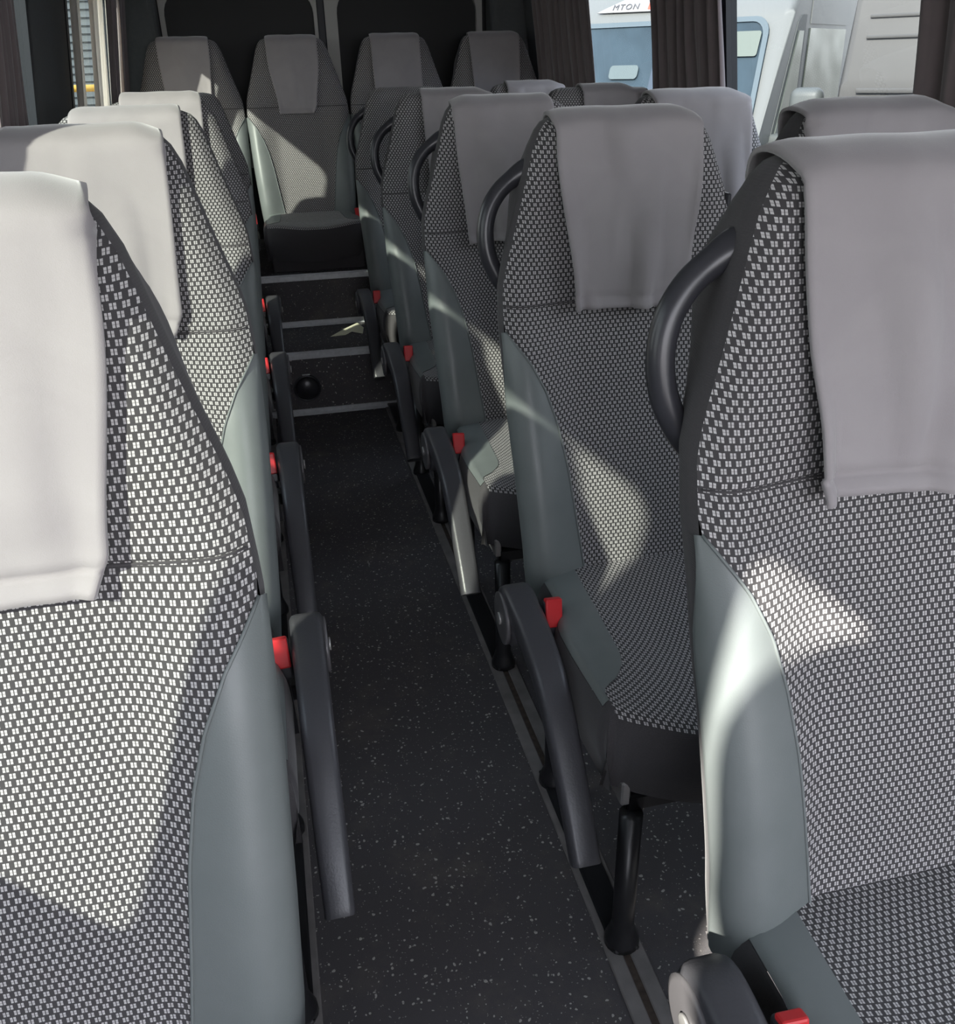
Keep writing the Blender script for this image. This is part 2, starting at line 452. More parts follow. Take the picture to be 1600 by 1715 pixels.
def backrest_meshes():
    if 'back' in _cache: return _cache['back']
    NCn = 28; NL = 9
    rows = []
    for z in zst:
        w = sw(z); xs = min(sxs(z), w); row = {}
        cen = [(-xs+2*xs*i/NCn) for i in range(NCn+1)]
        lea = [xs+(w-xs)*i/NL for i in range(NL+1)]
        ye = yfront(w, z); yb = syc(z)+THK-sins(z); f = (yb-ye)/(THK-.001)
        side = []
        for dx, dy in SIDE:
            k_ = dy/.115
            side.append((max(w+(dx if dx > 0 else dx*SK(z)), .02), ye+(yb-ye)*k_))
        rows.append((z, cen, lea, side, w, yb))
    def grid(pts_rows, keep=None, flip=False, uv=True):
        n = len(pts_rows[0]); V = [p for r in pts_rows for p in r]; Fc = []
        for i in range(len(pts_rows)-1):
            for j in range(n-1):
                if keep and not keep(i, j): continue
                a = i*n+j; f = (a, a+1, a+n+1, a+n)
                Fc.append(f[::-1] if flip else f)
        return V, Fc
    out = []
    # fabric centre
    R = [[(x, yfront(x, z), z) for x in cen] for z, cen, lea, side, w, yb in rows]
    V, Fc = grid(R)
    arc = 0; UV = []
    for i, r in enumerate(R):
        if i: arc += math.dist(R[i-1][len(r)//2], r[len(r)//2])
        for p in r: UV.append((p[0], arc))
    # cap on the very top
    z, cen, lea, side, w, yb = rows[-1]
    base = len(V)
    for x in cen: V.append((x, yb, z)); UV.append((x, arc+.03))
    n = NCn+1; last = (len(R)-1)*n
    for j in range(NCn): Fc.append((last+j, last+j+1, base+j+1, base+j))
    out.append(('backrest', V, Fc, FABRIC, UV))
    # leather wings
    for sg in (-1, 1):
        R = []
        for z, cen, lea, side, w, yb in rows:
            if z > ZTIP+.001: continue
            lift = .0022
            r = [(sg*(x+.0), yfront(x, z)-lift, z) for x in lea]
            kk = 3 if z < .80 else 3
            g_ = ss(ZTIP-z, 0, .12)
            for dx, dy in [(.0035, .018), (.003, .026), (.001, .030)]:
                xx = w+dx; ye = yfront(w, z); r.append((sg*(xx+.0022), ye+(yb-ye)*(dy*g_)/.115, z))
            R.append(r)
        V, Fc = grid(R, flip=(sg < 0))
        out.append(('side_bolster', V, Fc, LEATHER, None))
    # black knit sides
    for sg in (-1, 1):
        R = []
        for z, cen, lea, side, w, yb in rows:
            R.append([(sg*x, y, z) for x, y in side])
        V, Fc = grid(R, flip=(sg < 0)); out.append(('side_panel', V, Fc, KNIT, None))
    # plastic back shell
    R = []
    for z, cen, lea, side, w, yb in rows:
        xe = side[-1][0]; R.append([(xe*(1-2*i/10), yb+.003*math.sin(math.pi*i/10), z) for i in range(11)])
    V, Fc = grid(R); out.append(('back_shell', V, Fc, SHELL, None))
    zsm = .925
    P = [(x, yfront(x, zsm)-.0012, zsm) for x in np.linspace(-sw(zsm)*.985, sw(zsm)*.985, 41)]
    V, Fc = tube_geo(P, .0013, 6); out.append(('seam', V, Fc, KNIT, None))
    for sg in (-1, 1):
        P = [(sg*(min(sxs(z), sw(z))+.0002), yfront(min(sxs(z), sw(z)), z)-.0030, z) for z in np.linspace(.40, ZTIP-.002, 50)]
        V, Fc = tube_geo(P, .0018, 6); out.append(('piping', V, Fc, LEATHER, None))
    res = []
    for nm, V, Fc, mt, UV in out:
        o = obj(nm, V, Fc, mt, None, UV); res.append((nm, o.data)); bpy.data.objects.remove(o)
    _cache['back'] = res; return res

def xb_c(y):  # inner edge of the leather on the cushion
    return float(np.interp(y, [-.31, -.285, -.25, -.20, -.16, -.05, .13], [.212, .205, .182, .160, .152, .146, .138]))
def cushion_meshes(depth=.13):
    key = 'cush%.2f' % depth
    if key in _cache: return _cache[key]
    HW = .212; YK = .155
    def hw(y): return HW-.022*ss(y, -.10, .02)
    def yfr(x): return -.352+.075*(abs(x)/HW)**3.2
    def top(x, y):
        t = abs(x)/HW
        z = .466+.012*ss(-y, .10, .30)-.014*ss(t, .0, .0001)*0
        z -= .010*(1-ss(t, .15, .75))*ss(-y, -.2, .1)
        return z
    # rows: (ypos param 0..1 over top), then front fold drops
    nT = 26; fold = [.003, .010, .022, .040, .060, .085, .105, depth]
    outw = [.006, .013, .019, .023, .024, .021, .014, -.004]
    NCn = 22; NL = 8
    def P(ci, cv, ri, rv):
        # ci: 'c' centre param in -1..1 of xb ; 'l' leather param 0..1 signed ; 's' side fold index signed
        if ri == 't': b = rv
        else: b = 1.0
        y0 = YK
        # x depends on y, and y on x: use the y from centre for xb
        yy = y0+(-.352-y0)*b
        xb = min(xb_c(yy), HW)
        if ci == 'c': x = cv*xb
        elif ci == 'l': x = math.copysign(xb+(hw(yy)-xb)*abs(cv), cv)
        else: x = math.copysign(hw(yy), cv)
        y = y0+(yfr(x)-y0)*b
        dr = 0; ox = oy = 0
        if ci == 's': k_ = int(abs(cv))-1; dr = fold[k_]; ox = math.copysign(outw[k_]*.75, cv)
        if ri == 'f': dr = max(dr, fold[rv]); oy = -outw[rv]
        if ci == 's' and ri == 'f': ox *= .8; oy *= .8
        edge = .004*ss(abs(x)/HW, .8, 1)
        return (x+ox, y+oy, top(x, y)-edge-dr)
    rowsp = [('t', i/nT) for i in range(nT+1)]+[('f', i) for i in range(len(fold))]
    nsd = len(fold)
    cols = [('s', -(k_)) for k_ in range(nsd, 0, -1)]+[('l', -1+i/NL) for i in range(NL)]
    cols[len(cols)-NL:] = [('l', -(1-i/NL)) for i in range(NL)]
    c0 = len(cols)
    cols += [('c', -1+2*i/NCn) for i in range(NCn+1)]
    c1 = len(cols)-1
    cols += [('l', (i+1)/NL) for i in range(NL)]
    cols += [('s', (k_+1)) for k_ in range(nsd)]
    nc = len(cols)
    G = [[P(*c, *r) for c in cols] for r in rowsp]
    def sub(cond, lift=0.0):
        V = [p for r in G for p in r]; Fc = []
        for i in range(len(G)-1):
            for j in range(nc-1):
                if cond(i, j): a = i*nc+j; Fc.append((a, a+nc, a+nc+1, a+1))
        used = sorted({v for f in Fc for v in f}); mp_ = {v: i for i, v in enumerate(used)}
        return [(V[v][0], V[v][1], V[v][2]+lift) for v in used], [tuple(mp_[v] for v in f) for f in Fc], used
    def iscen(j): return c0 <= j < c1
    def islea(j): return (nsd-2 <= j < c0) or (c1 <= j < c1+NL+2)
    rf = nT
    fab = lambda i, j: iscen(j) and i < rf+2
    lea = lambda s: (lambda i, j: islea(j) and i < rf-1 and ((j < c0) == (s < 0)))
    blk = lambda i, j: not fab(i, j) and not (islea(j) and i < rf-1)
    arcs = [0]
    for i in range(1, len(G)): arcs.append(arcs[-1]+math.dist(G[i-1][nc//2], G[i][nc//2]))
    res = []
    V, Fc, used = sub(fab); UV = [(V[i][0], -arcs[u//nc]) for i, u in enumerate(used)]
    o = obj('seat_cushion', V, Fc, FABRIC, None, UV); res.append(('seat_cushion', o.data)); bpy.data.objects.remove(o)
    for s in (-1, 1):
        V, Fc, used = sub(lea(s), .0015); o = obj('cushion_bolster', V, Fc, LEATHER); res.append(('cushion_bolster', o.data)); bpy.data.objects.remove(o)
    V, Fc, used = sub(blk); o = obj('cushion_skirt', V, Fc, KNIT); res.append(('cushion_skirt', o.data)); bpy.data.objects.remove(o)
    _cache[key] = res; return res

def armrest(t, sg):
    # path of the top face in y, z ; folded down and sloping to the front
    path = catmull([(.085, .470), (.055, .487), (0.0, .486), (-.075, .474), (-.150, .449), (-.205, .408), (-.262, .347), (-.305, .297), (-.345, .243)], 5)
    n = len(path); V = []; Fc = []; cx = sg*.265
    prof = [(-.5, -.5), (-.5, -.12), (-.42, .0), (-.28, .035), (.28, .035), (.42, .0), (.5, -.12), (.5, -.5), (.40, -.9), (-.40, -.9)]
    for i, p in enumerate(path):
        d = path[min(i+1, n-1)]-path[max(i-1, 0)]; d = d/np.linalg.norm(d)
        nrm = np.array([-d[1], d[0]]);
        if nrm[1] < 0: nrm = -nrm
        if nrm[1] < .35 and nrm[0] < 0: pass
        s = i/(n-1); w = .057-.014*s; h = .062-.014*s
        if i == 0: w *= .8
        for a, b in prof:
            q = p+nrm*b*h
            V.append((cx+a*w, q[0], q[1]))
    m_ = len(prof)
    for i in range(n-1):
        for k_ in range(m_):
            a = i*m_+k_; b = i*m_+(k_+1) % m_; Fc.append((a, b, b+m_, a+m_))
    Fc.append(tuple(range(m_))[::-1]); Fc.append(tuple((n-1)*m_+k_ for k_ in range(m_)))
    o = obj('armrest', V, Fc, PLASTIC, t, smooth=True)
    bv = o.modifiers.new('bevel', 'BEVEL'); bv.width = .004; bv.segments = 2; bv.limit_method = 'ANGLE'; bv.angle_limit = math.radians(50)
    # hub
    def disc(nm, x0, x1, r, mt, par, cy=.045, cz=.432):
        pts = [(x0, cy, cz), (x0+(x1-x0)*.12, cy, cz), (x0+(x1-x0)*.88, cy, cz), (x1, cy, cz)]
        return tube(nm, pts, [r*.86, r, r, r*.86], mt, par, n=28)
    hub = disc('armrest_hub', cx-.024, cx+.024, .052, PLASTIC, o)
    disc('hub_cap', cx+sg*.024, cx+sg*.032, .047, DISC, o)
    disc('pivot_bolt', cx+sg*.032, cx+sg*.036, .011, ZINC, o)
    # arm carrier to the seat frame
    bm = bmesh.new(); bx(bm, min(sg*.10, sg*.245), max(sg*.10, sg*.245), .03, .075, .335, .365, .004, 1)
    bx(bm, min(sg*.236, sg*.246), max(sg*.236, sg*.246), .015, .085, .335, .45, .003, 1)
    from_bm('armrest_bracket', bm, STEEL, t)

def buckle(t, sg):
    b = empty('seat_belt_buckle', (0, 0, 0)); b.parent = t
    bpy.data.objects.remove(b)
    bm = bmesh.new(); bx(bm, -.016, .016, -.009, .009, -.055, .012, .004, 2)
    o = from_bm('seat_belt_buckle', bm, GLOSS, t)
    o.location = (sg*.2185, -.005, .474); o.rotation_euler = (math.radians(-16), math.radians(sg*-3), 0)
    bm = bmesh.new(); bx(bm, -.0145, .0145, -.0125, .004, -.034, .0165, .003, 2)
    rb = from_bm('release_button', bm, RED, o); rb['label'] = 'red release button'
    bm = bmesh.new(); bx(bm, -.007, .007, -.002, .002, -.15, -.05)
    from_bm('buckle_stalk', bm, STEEL, o)

def grab_handle(t, sg):
    pts = [(.160, 1.132), (.184, 1.122), (.212, 1.102), (.233, 1.072), (.242, 1.034), (.237, .990), (.216, .948), (.188, .918), (.160, .900)]
    P = catmull([(sg*x, .342+.25*(z-1.03)*.6, z) for x, z in pts], 5)
    n = len(P); R = []
    for i in range(n):
        s = abs(i/(n-1)-.5)*2; R.append(.0150+.0065*ss(s, .6, 1.0))
    V, Fc = tube_geo(P, R, 16); h = obj('grab_handle', V, Fc, GLOSS, t)

def seat_base(t, sg, z0=0.0, raised=False):
    bm = bmesh.new()
    if raised:
        bx(bm, -.205, .205, -.30, .12, z0, .352, .006, 1)
        from_bm('seat_plinth', bm, KNIT, t); return
    bx(bm, -.19, .19, -.30, -.26, .285, .316, .004, 1); bx(bm, -.19, .19, .05, .09, .285, .316, .004, 1)
    bx(bm, -.19, -.16, -.30, .09, .280, .316, .004, 1); bx(bm, .16, .19, -.30, .09, .280, .316, .004, 1)
    from_bm('seat_frame', bm, STEEL, t)
    bm = bmesh.new(); bx(bm, min(sg*.185, sg*.20), max(sg*.185, sg*.20), -.30, -.22, .30, .345, .003, 1)
    from_bm('frame_bracket', bm, ZINC, t)
    # front post with foot, rear post
    for y in (-.305, .07):
        bx_ = sg*.185
        V, Fc = tube_geo([(bx_, y, .29), (bx_, y, .05), (bx_, y, .035), (bx_, y, .018), (bx_, y, .006)], [.018, .018, .022, .028, .029], 18)
        obj('leg', V, Fc, STEEL, t)
    bm = bmesh.new(); bx(bm, bx_-.022, bx_+.022, -.33, .10, .0055, .013, .003, 1)
    from_bm('floor_foot', bm, STEEL, t)

def make_seat(kind, loc, label, group):
    t = empty('passenger_seat', loc, label, 'seat', group)
    for nm, me in backrest_meshes()+cushion_meshes(.150):
        o = bpy.data.objects.new(nm, me); C.objects.link(o); o.parent = t
        if nm in ('side_bolster', 'cushion_bolster'): o['label'] = 'smooth grey-green leather panel'
    if kind == 'right': armrest(t, -1); buckle(t, -1); grab_handle(t, -1); seat_base(t, -1)
    if kind == 'left': armrest(t, 1); buckle(t, 1); seat_base(t, 1)
    if kind == 'window': buckle(t, -1); seat_base(t, 1)
    if kind == 'rear': buckle(t, 1); seat_base(t, 1, z0=ZR2-.205, raised=True)
    if kind in ('right',):
        bm = bmesh.new(); bx(bm, .182, .192, .285, .315, 1.045, 1.085, .003, 1)
        g = from_bm('belt_guide', bm, GLOSS, t)
    # black seam where the two halves of the backrest meet
    return t
def copy_tree(o, parent=None):
    c = o.copy(); C.objects.link(c)
    if parent: c.parent = parent
    for ch in list(o.children): copy_tree(ch, c)
    return c
def seat_copy(proto, loc, label, group):
    t = copy_tree(proto); t.location = loc; tag(t, label, 'seat', group); return t

ROW = [.458, 1.213, 1.988, 2.772, 3.578]
XR, XL = .61, -.283
XWN = [None, 1.098, 1.108, 1.115, 1.115]
rl = ['nearest seat on the right of the aisle with sunlit patch on its lower back',
      'right aisle seat in the second row with whole cushion in view',
      'third aisle seat back on the right, red buckle beside the corner of its cushion',
      'fourth aisle seat back on the right, beside the step to the rear platform',
      'right aisle seat without headrest cover, farthest along the aisle before the back row']
GA, GB, GD, GE = 'seats along the right of the aisle', 'single seats along the left of the aisle', 'window seats on the right', 'back row of four seats on the raised floor'
# the last right row and its neighbours stand on the first rear step
seatR = make_seat('right', (XR, ROW[0], 0), rl[0], GA)
for i in range(1, 5): seat_copy(seatR, (XR, ROW[i], 0), rl[i], GA)
ll = ['nearest left seat, large in the corner, headrest cover reaching past the frame edge',
      'second left seat, shaded only on the window corner of its headrest cover',
      'third left seat from the front, partly hidden behind the second',
      'fourth left seat with pale cover standing up like a flap',
      'left seat with bare patterned top, in front of the back row']
seatL = make_seat('left', (XL, ROW[0], 0), ll[0], GB)
for i in range(1, 5): seat_copy(seatL, (XL, ROW[i], 0), ll[i], GB)
wl = [None, 'right window seat beside the second row, only its covered top showing by the curtain',
      'right window seat behind the sideways mirror of the white van, cover hanging low',
      'right window seat below the dark curtain on the pillar',
      'right window seat farthest back, small covered top beside the rear curtain']
seatW = make_seat('window', (XWN[1], ROW[1], 0), wl[1], GD)
for i in range(2, 5): seat_copy(seatW, (XWN[i], ROW[i], 0), wl[i], GD)
RY, RDZ = 4.42, .205
XB = [-.280, .206, .692, 1.178]
bl = ['back row seat at the left window end', 'back row seat facing straight down the aisle, half sunlit',
      'back row seat right of the aisle seat, before the right rear door', 'back row seat at the far right, almost lost in shadow']
seatB = make_seat('rear', (XB[0], RY, RDZ), bl[0], GE)
for i in range(1, 4): seat_copy(seatB, (XB[i], RY, RDZ), bl[i], GE)

# ------------------------------------------------------------------ headrest covers
def cover(loc, label, dx=0.0, wt=.130, wb=.115, zb=.915, seed=0, skew=0.0, wr=.007, group='grey headrest covers', lift=0.0):
    rnd = random.Random(seed)
    ph = [rnd.uniform(0, 6.28) for _ in range(8)]
    NX, NF, NT, NB = 34, 40, 12, 14
    V = []; R = []
    ztop = 1.2235
    def half(z): return wb+(wt-wb)*ss(z, zb, zb+.24)
    def wrk(a, s, top=1.0):
        g = wr*(.9*math.sin(5.1*a+2.3*s+ph[0])+.7*math.sin(9.7*a-3.1*s+ph[1])*(.3+.7*(1-s))+.5*math.sin(3.3*a+7*s+ph[2])*s
            +.5*math.sin(15*a+2*s+ph[4])*(1-s)**2)
        return -abs(g)*.5-g*.5-wr*.4
    rows = []
    zf = [zb+(1.188-zb)*i/NF for i in range(NF+1)]
    hemz = zb+.018
    for i, z in enumerate(zf):
        s = (z-zb)/(1.188-zb); h = half(z); r = []
        for j in range(NX+1):
            a = -1+2*j/NX
            x = dx+skew*(1-s)+a*h
            if s < .12 and a > .0: x -= .014*(a**3)*(1-s/.12)   # clipped lower corner
            z_ = z-.006*(1-s)*a*math.sin(ph[3])
            xc_ = max(min(x, sw(z)*.98), -sw(z)*.98)
            y = yfront(xc_, z)-.006+wrk(a, s)-.004*ss(abs(a), .8, 1)*(1-s)
            if abs(z-hemz) < .004: y += .0040
            if z < hemz: y -= .0015
            if abs(x) > sw(z): y += (abs(x)-sw(z))*.9
            r.append((x, y, z_))
        rows.append(r)
    y0f = syc(1.19)-.012; yb0 = syc(1.19)+THK+.007; yc_ = (y0f+yb0)/2; hd = (yb0-y0f)/2
    for k_ in range(1, NT):
        th = math.pi*k_/NT; r = []
        for j in range(NX+1):
            a = -1+2*j/NX; x = dx+a*wt*(1-.15*ss(k_/NT, .15, 1))
            fr = rows[NF][j]
            w1 = ss(k_/NT, 0, .25)
            y = yc_-hd*math.cos(th); y = fr[1]*(1-w1)+y*w1
            sag = .016*ss(abs(x), .095, .155)+.0
            z = 1.188+(ztop-1.188-sag+lift)*math.sin(th)**.8+.0006*math.sin(7*a+ph[5])
            r.append((x, y, z))
        rows.append(r)
    for k_ in range(NB+1):
        z = 1.188-.16*k_/NB; r = []
        for j in range(NX+1):
            a = -1+2*j/NX; x = dx+a*wt*(.85-.02*k_/NB)
            r.append((x, syc(z)+THK+.008+.003*math.sin(6*a+ph[6])*k_/NB+.02*0, z))
        rows.append(r)
    n = NX+1
    V = [p for r in rows for p in r]; Fc = []
    for i in range(len(rows)-1):
        for j in range(NX): a = i*n+j; Fc.append((a, a+1, a+n+1, a+n))
    o = obj('headrest_cover', V, Fc, TOWEL)
    o.location = loc
    so = o.modifiers.new('thickness', 'SOLIDIFY'); so.thickness = .0055; so.offset = 1
    tag(o, label, 'headrest cover', group)
    return o
GC = 'grey plush headrest covers'
cover((XR, ROW[0], 0), 'large mauve-grey plush cover on the nearest right seat', wt=.135, wb=.121, zb=.905, seed=1, skew=.0, wr=.010, group=GC)
cover((XR, ROW[1], 0), 'creased grey plush cover on the right aisle seat whose cushion shows', wt=.130, wb=.103, zb=.912, seed=2, skew=-.012, wr=.011, group=GC)
cover((XR, ROW[2], 0), 'brownish grey cover on the third right aisle seat, one corner behind a grab handle', dx=-.018, wt=.125, wb=.110, zb=.900, seed=3, skew=.0, wr=.007, group=GC)
cover((XR, ROW[3], 0), 'grey cover set off centre on the fourth right aisle seat', dx=.035, wt=.120, wb=.112, zb=.93, seed=4, wr=.007, group=GC)
cover((XL, ROW[0], 0), 'sunlit pale plush cover on the nearest left seat, cut by the frame', wt=.148, wb=.120, zb=.905, seed=5, wr=.003, group=GC)
cover((XL, ROW[1], 0), 'wide pale cover on the second left seat, its window corner in shade', dx=.025, wt=.118, wb=.110, zb=.93, seed=6, wr=.003, group=GC)
cover((XL, ROW[2], 0), 'pale sunlit cover on the third left seat', wt=.120, wb=.110, zb=.93, seed=7, wr=.003, group=GC)
cover((XL, ROW[3], 0), 'short pale cover on the fourth left seat, farthest of the left ones', dx=.012, wt=.118, wb=.105, zb=.96, seed=8, wr=.003, lift=.012, group=GC)
cover((XWN[1], ROW[1], 0), 'grey cover on the window seat beside the big right front seat', dx=-.005, wt=.15, wb=.13, zb=.93, seed=9, wr=.008, group=GC)
cover((XWN[2], ROW[2], 0), 'long olive-grey cover on the window seat under the white van mirror', dx=.01, wt=.133, wb=.12, zb=.915, seed=10, wr=.007, group=GC)
cover((XWN[3], ROW[3], 0), 'grey cover on the window seat below the pillar curtain', dx=.07, wt=.118, wb=.110, zb=.94, seed=11, group=GC)
cover((XWN[4], ROW[4], 0), 'small grey cover on the farthest window seat before the back row', dx=.03, wt=.125, wb=.110, zb=.94, seed=12, group=GC)
bk = [('dark cover on the left end back row seat, bright spot at its foot', .115, .10, .93, 0),
      ('dark tapering cover on the back row seat facing the aisle', .118, .088, .895, 0),
      ('dark square cover on the back row seat before the right rear door', .118, .115, .93, 0),
      ('near-black cover on the shadowed back row seat at the far right', .125, .115, .93, 0)]
for i, (lb, wt, wb, zb, dx) in enumerate(bk):
    cover((XB[i], RY, RDZ), lb, dx=dx, wt=wt, wb=wb, zb=zb, seed=20+i, wr=.0015, group=GC)

# ------------------------------------------------------------------ small things on the floor
t = empty('round_vent', (.078, YR1, .112), 'round black vent let into the first rear step', 'vent')
V, Fc = tube_geo([(0, -.004, 0), (0, -.010, 0), (0, .0, 0)], [.057, .050, .049], 32, caps=False)
V = [Vector((math.cos(2*math.pi*k_/40)*r, y, math.sin(2*math.pi*k_/40)*r)) for r, y in ((.057, -.001), (.057, -.009), (.053, -.012), (.048, -.009), (.048, -.002)) for k_ in range(40)]
Fc = [(i*40+k_, i*40+(k_+1) % 40, (i+1)*40+(k_+1) % 40, (i+1)*40+k_) for i in range(4) for k_ in range(40)]
obj('rim', V, Fc, GLOSS, t)
V = []; Fc = []
for i in range(9):
    a = math.pi/2*i/8
    for k_ in range(32):
        b = 2*math.pi*k_/32; V.append((.048*math.cos(a)*math.cos(b), -.003-.020*math.sin(a), .048*math.cos(a)*math.sin(b)))
for i in range(8):
    for k_ in range(32): Fc.append((i*32+k_, i*32+(k_+1) % 32, (i+1)*32+(k_+1) % 32, (i+1)*32+k_))
obj('domed_lid', V, Fc, GLOSS, t)
bm = bmesh.new(); bx(bm, -.016, .016, -.016, -.008, .058, .062, .001, 1); from_bm('latch', bm, ALU, t)

V = [(.205, 3.80, 0), (.255, 3.865, .004), (.34, 3.985, .003), (.36, 3.90, .001), (.345, 3.80, .002), (.30, 3.835, .005), (.27, 3.80, .002)]  # flat jagged cream outline, just above the first tread
V = [(x, y, ZR1+.003+z) for x, y, z in V]
o = obj('cream_piece', V, [(0, 6, 5, 1), (1, 5, 4, 3, 2)], simple('matt_cream', (.90, .87, .66, 1), .8), smooth=False)
o.modifiers.new('t', 'SOLIDIFY').thickness = .001
tag(o, 'jagged cream scrap lying on the first rear step', 'piece')

# ------------------------------------------------------------------ curtains
def curtain(name_mat, X, sgn, y0, y1, z0, z1, folds, amp, label, off=.05, pinch=None, group=None, seed=0, hem=0.0):
    rnd = random.Random(seed); n = folds*10; nz = 22; V = []; Fc = []
    ph = rnd.uniform(0, 6)
    for i in range(nz+1):
        z = z0+(z1-z0)*i/nz
        for j in range(n+1):
            s = j/n; yc0 = (y0+y1)/2; wd = (y1-y0)
            k_ = 1.0
            if pinch: k_ = 1-pinch[1]*math.exp(-((z-pinch[0])/.16)**2)
            y = yc0+(s-.5)*wd*k_
            a = amp*(math.sin(s*folds*2*math.pi+ph+.5*math.sin(3*z))+.35*math.sin(s*folds*4.7*math.pi+z*2))
            zz = z+hem*s*(1-i/nz)
            V.append((X(zz)-sgn*(off+a), y+.006*math.sin(z*9+s*5), zz))
    m_ = n+1
    for i in range(nz):
        for j in range(n): a = i*m_+j; Fc.append((a, a+1, a+m_+1, a+m_))
    o = obj('window_curtain', V, Fc, name_mat)
    o.modifiers.new('t', 'SOLIDIFY').thickness = .002
    tag(o, label, 'curtain', group); return o
GK = 'curtains drawn aside at the coach windows'
curtain(CURT, LX, -1, 2.34, 2.62, .95, 1.74, 6, .012, 'mauve-grey pleated curtain at the left edge, next to the dark pillar', off=.055, group=GK, seed=1)
curtain(CURT, LX, -1, 1.30, 1.74, .95, 1.74, 8, .012, 'mauve-grey curtain gathered beside the second left seat', off=.045, group=GK, seed=11)
curtain(CURTL, LX, -1, 3.56, 3.71, .95, 1.70, 2, .008, 'white sunlit curtain strip just behind the left pillar', off=.038, group=GK, seed=2)
curtain(CURTL, LX, -1, 3.66, 3.75, .95, 1.70, 2, .008, 'cream sunlit curtain strip tied with a cord, second from the left pillar', off=.082, pinch=(1.12, .3), group=GK, seed=3)
curtain(CURT, LX, -1, 3.42, 3.52, .99, 1.70, 2, .010, 'dark grey narrow curtain fold hanging before the sunlit strips', off=.17, pinch=(1.14, .5), group=GK, seed=4)
curtain(CURTL, LX, -1, 4.17, 4.29, .93, 1.60, 2, .009, 'thin translucent curtain strip behind the dark fold', off=.03, group=GK, seed=5)
curtain(CURTL, LX, -1, 4.36, 4.54, .93, 1.66, 2, .010, 'cream sunlit curtain strip nearest the left rear corner', off=.05, group=GK, seed=6)
curtain(CURT, LX, -1, 4.53, 4.73, 1.16, 1.80, 3, .012, 'mauve-grey curtain hanging in the left rear corner', off=.06, group=GK, seed=7, hem=-.06)
curtain(CURT, RX, 1, 3.88, 4.70, 1.18, 1.74, 9, .008, 'dark curtain at the rear end of the right side windows', off=.022, group=GK, seed=8)
curtain(CURT, RX, 1, 2.70, 3.20, .93, 1.74, 7, .014, 'dark curtain covering the right pillar, in front of the van windscreen', off=.05, group=GK, seed=9)
curtain(CURT, RX, 1, 1.30, 1.82, .93, 1.74, 6, .014, 'mauve-grey curtain at the right edge of the photo', off=.05, group=GK, seed=10, hem=.0)
# unseen curtain added at the front left window; its edge shapes the sun patch
V = []; Fc = []; NY = 90; NZ = 26
for i in range(NZ+1):
    z = .95+(1.79-.95)*i/NZ
    ye = float(np.interp(z, [.93, 1.15, 1.30, 1.37, 1.43, 1.486, 1.55, 1.607, 1.665, 1.71, 1.79], [-.46, -.42, -.33, -.315, -.295, -.28, -.295, -.325, -.375, -.45, -.60]))-.03
    for j in range(NY+1):
        y = -1.66+(ye+1.66)*j/NY
        V.append((LX(z)+.035+.012*math.sin(j*.9), y, z))
for i in range(NZ):
    for j in range(NY): a_ = i*(NY+1)+j; Fc.append((a_, a_+1, a_+NY+2, a_+NY+1))
o = obj('window_curtain', V, Fc, CURT); o.modifiers.new('t', 'SOLIDIFY').thickness = .002
tag(o, 'unseen curtain added behind the camera, its edge shaping the sun patch', 'curtain', GK)

# ------------------------------------------------------------------ outside
GZ = -.60
g_m = simple('outside_ground', (.12, .12, .115, 1), .9, noise=.25, nscale=1.5)
g = struct(box('floor', -30, 30, -12, 45, GZ-.1, GZ, g_m)); g.name = 'floor_outside'
VANW = simple('white_van_paint', (.16, .167, .165, 1), .4, noise=.04, nscale=2)
VANS = simple('silver_van_paint', (.12, .117, .114, 1), .35, noise=.10, nscale=2, Metallic=.3)
BLUE = simple('pale_blue_paint', (.26, .38, .62, 1), .3)
WSCR = simple('dark_windscreen', (.040, .062, .080, 1), .2, noise=.6, nscale=3, Specular_IOR_Level=.25)
REFL = None
def mat_reflecting():
    g = NG('mirror_side_glass')
    tc = g.n('ShaderNodeTexCoord')
    s = g.n('ShaderNodeSeparateXYZ', {0: tc.outputs['Object']})
    n = g.n('ShaderNodeTexNoise', {'Vector': tc.outputs['Object'], 'Scale': 1.2, 'Detail': 2.0})
    g.bsdf((.16, .18, .165, 1), .12, g.bump(n.outputs[0], .5, .05), Metallic=.6)
    return g.m
REFL = mat_reflecting()
GREYP = simple('grey_van_plastic', (.11, .12, .12, 1), .5)

def extrude_profile(bm, prof, x0, x1, bev=.06):
    """prof: (s, z) ring, extruded across x0..x1"""
    a = [bm.verts.new((x0, s, z)) for s, z in prof]; b = [bm.verts.new((x1, s, z)) for s, z in prof]
    n = len(prof); bm.faces.new(a[::-1]); bm.faces.new(b)
    for i in range(n): bm.faces.new((a[i], a[(i+1) % n], b[(i+1) % n], b[i]))
    if bev: bmesh.ops.bevel(bm, geom=list(bm.edges), offset=bev, segments=3, affect='EDGES', profile=.5)

def quad_panel(name, pts, mat, parent, th=.012):
    n = len(pts); P = [Vector(p) for p in pts]
    nr = (P[1]-P[0]).cross(P[2]-P[0]).normalized()*th
    V = P+[p+nr for p in P]
    Fc = [tuple(range(n))[::-1], tuple(n+i for i in range(n))]+[(i, (i+1) % n, n+(i+1) % n, n+i) for i in range(n)]
    return obj(name, V, Fc, mat, parent, smooth=False)
def rrect(cx, cz, hw, hh, r, top_in=0.0, n=5):
    out = []
    for sx, sz, a0 in ((1, 1, 0), (-1, 1, 90), (-1, -1, 180), (1, -1, 270)):
        for k_ in range(n+1):
            a = math.radians(a0+90*k_/n); x = cx+sx*(hw-r)+r*math.cos(a); z = cz+sz*(hh-r)+r*math.sin(a)
            x = cx+(x-cx)*(1-top_in*(z-cz+hh)/(2*hh)); out.append((x, z))
    return out

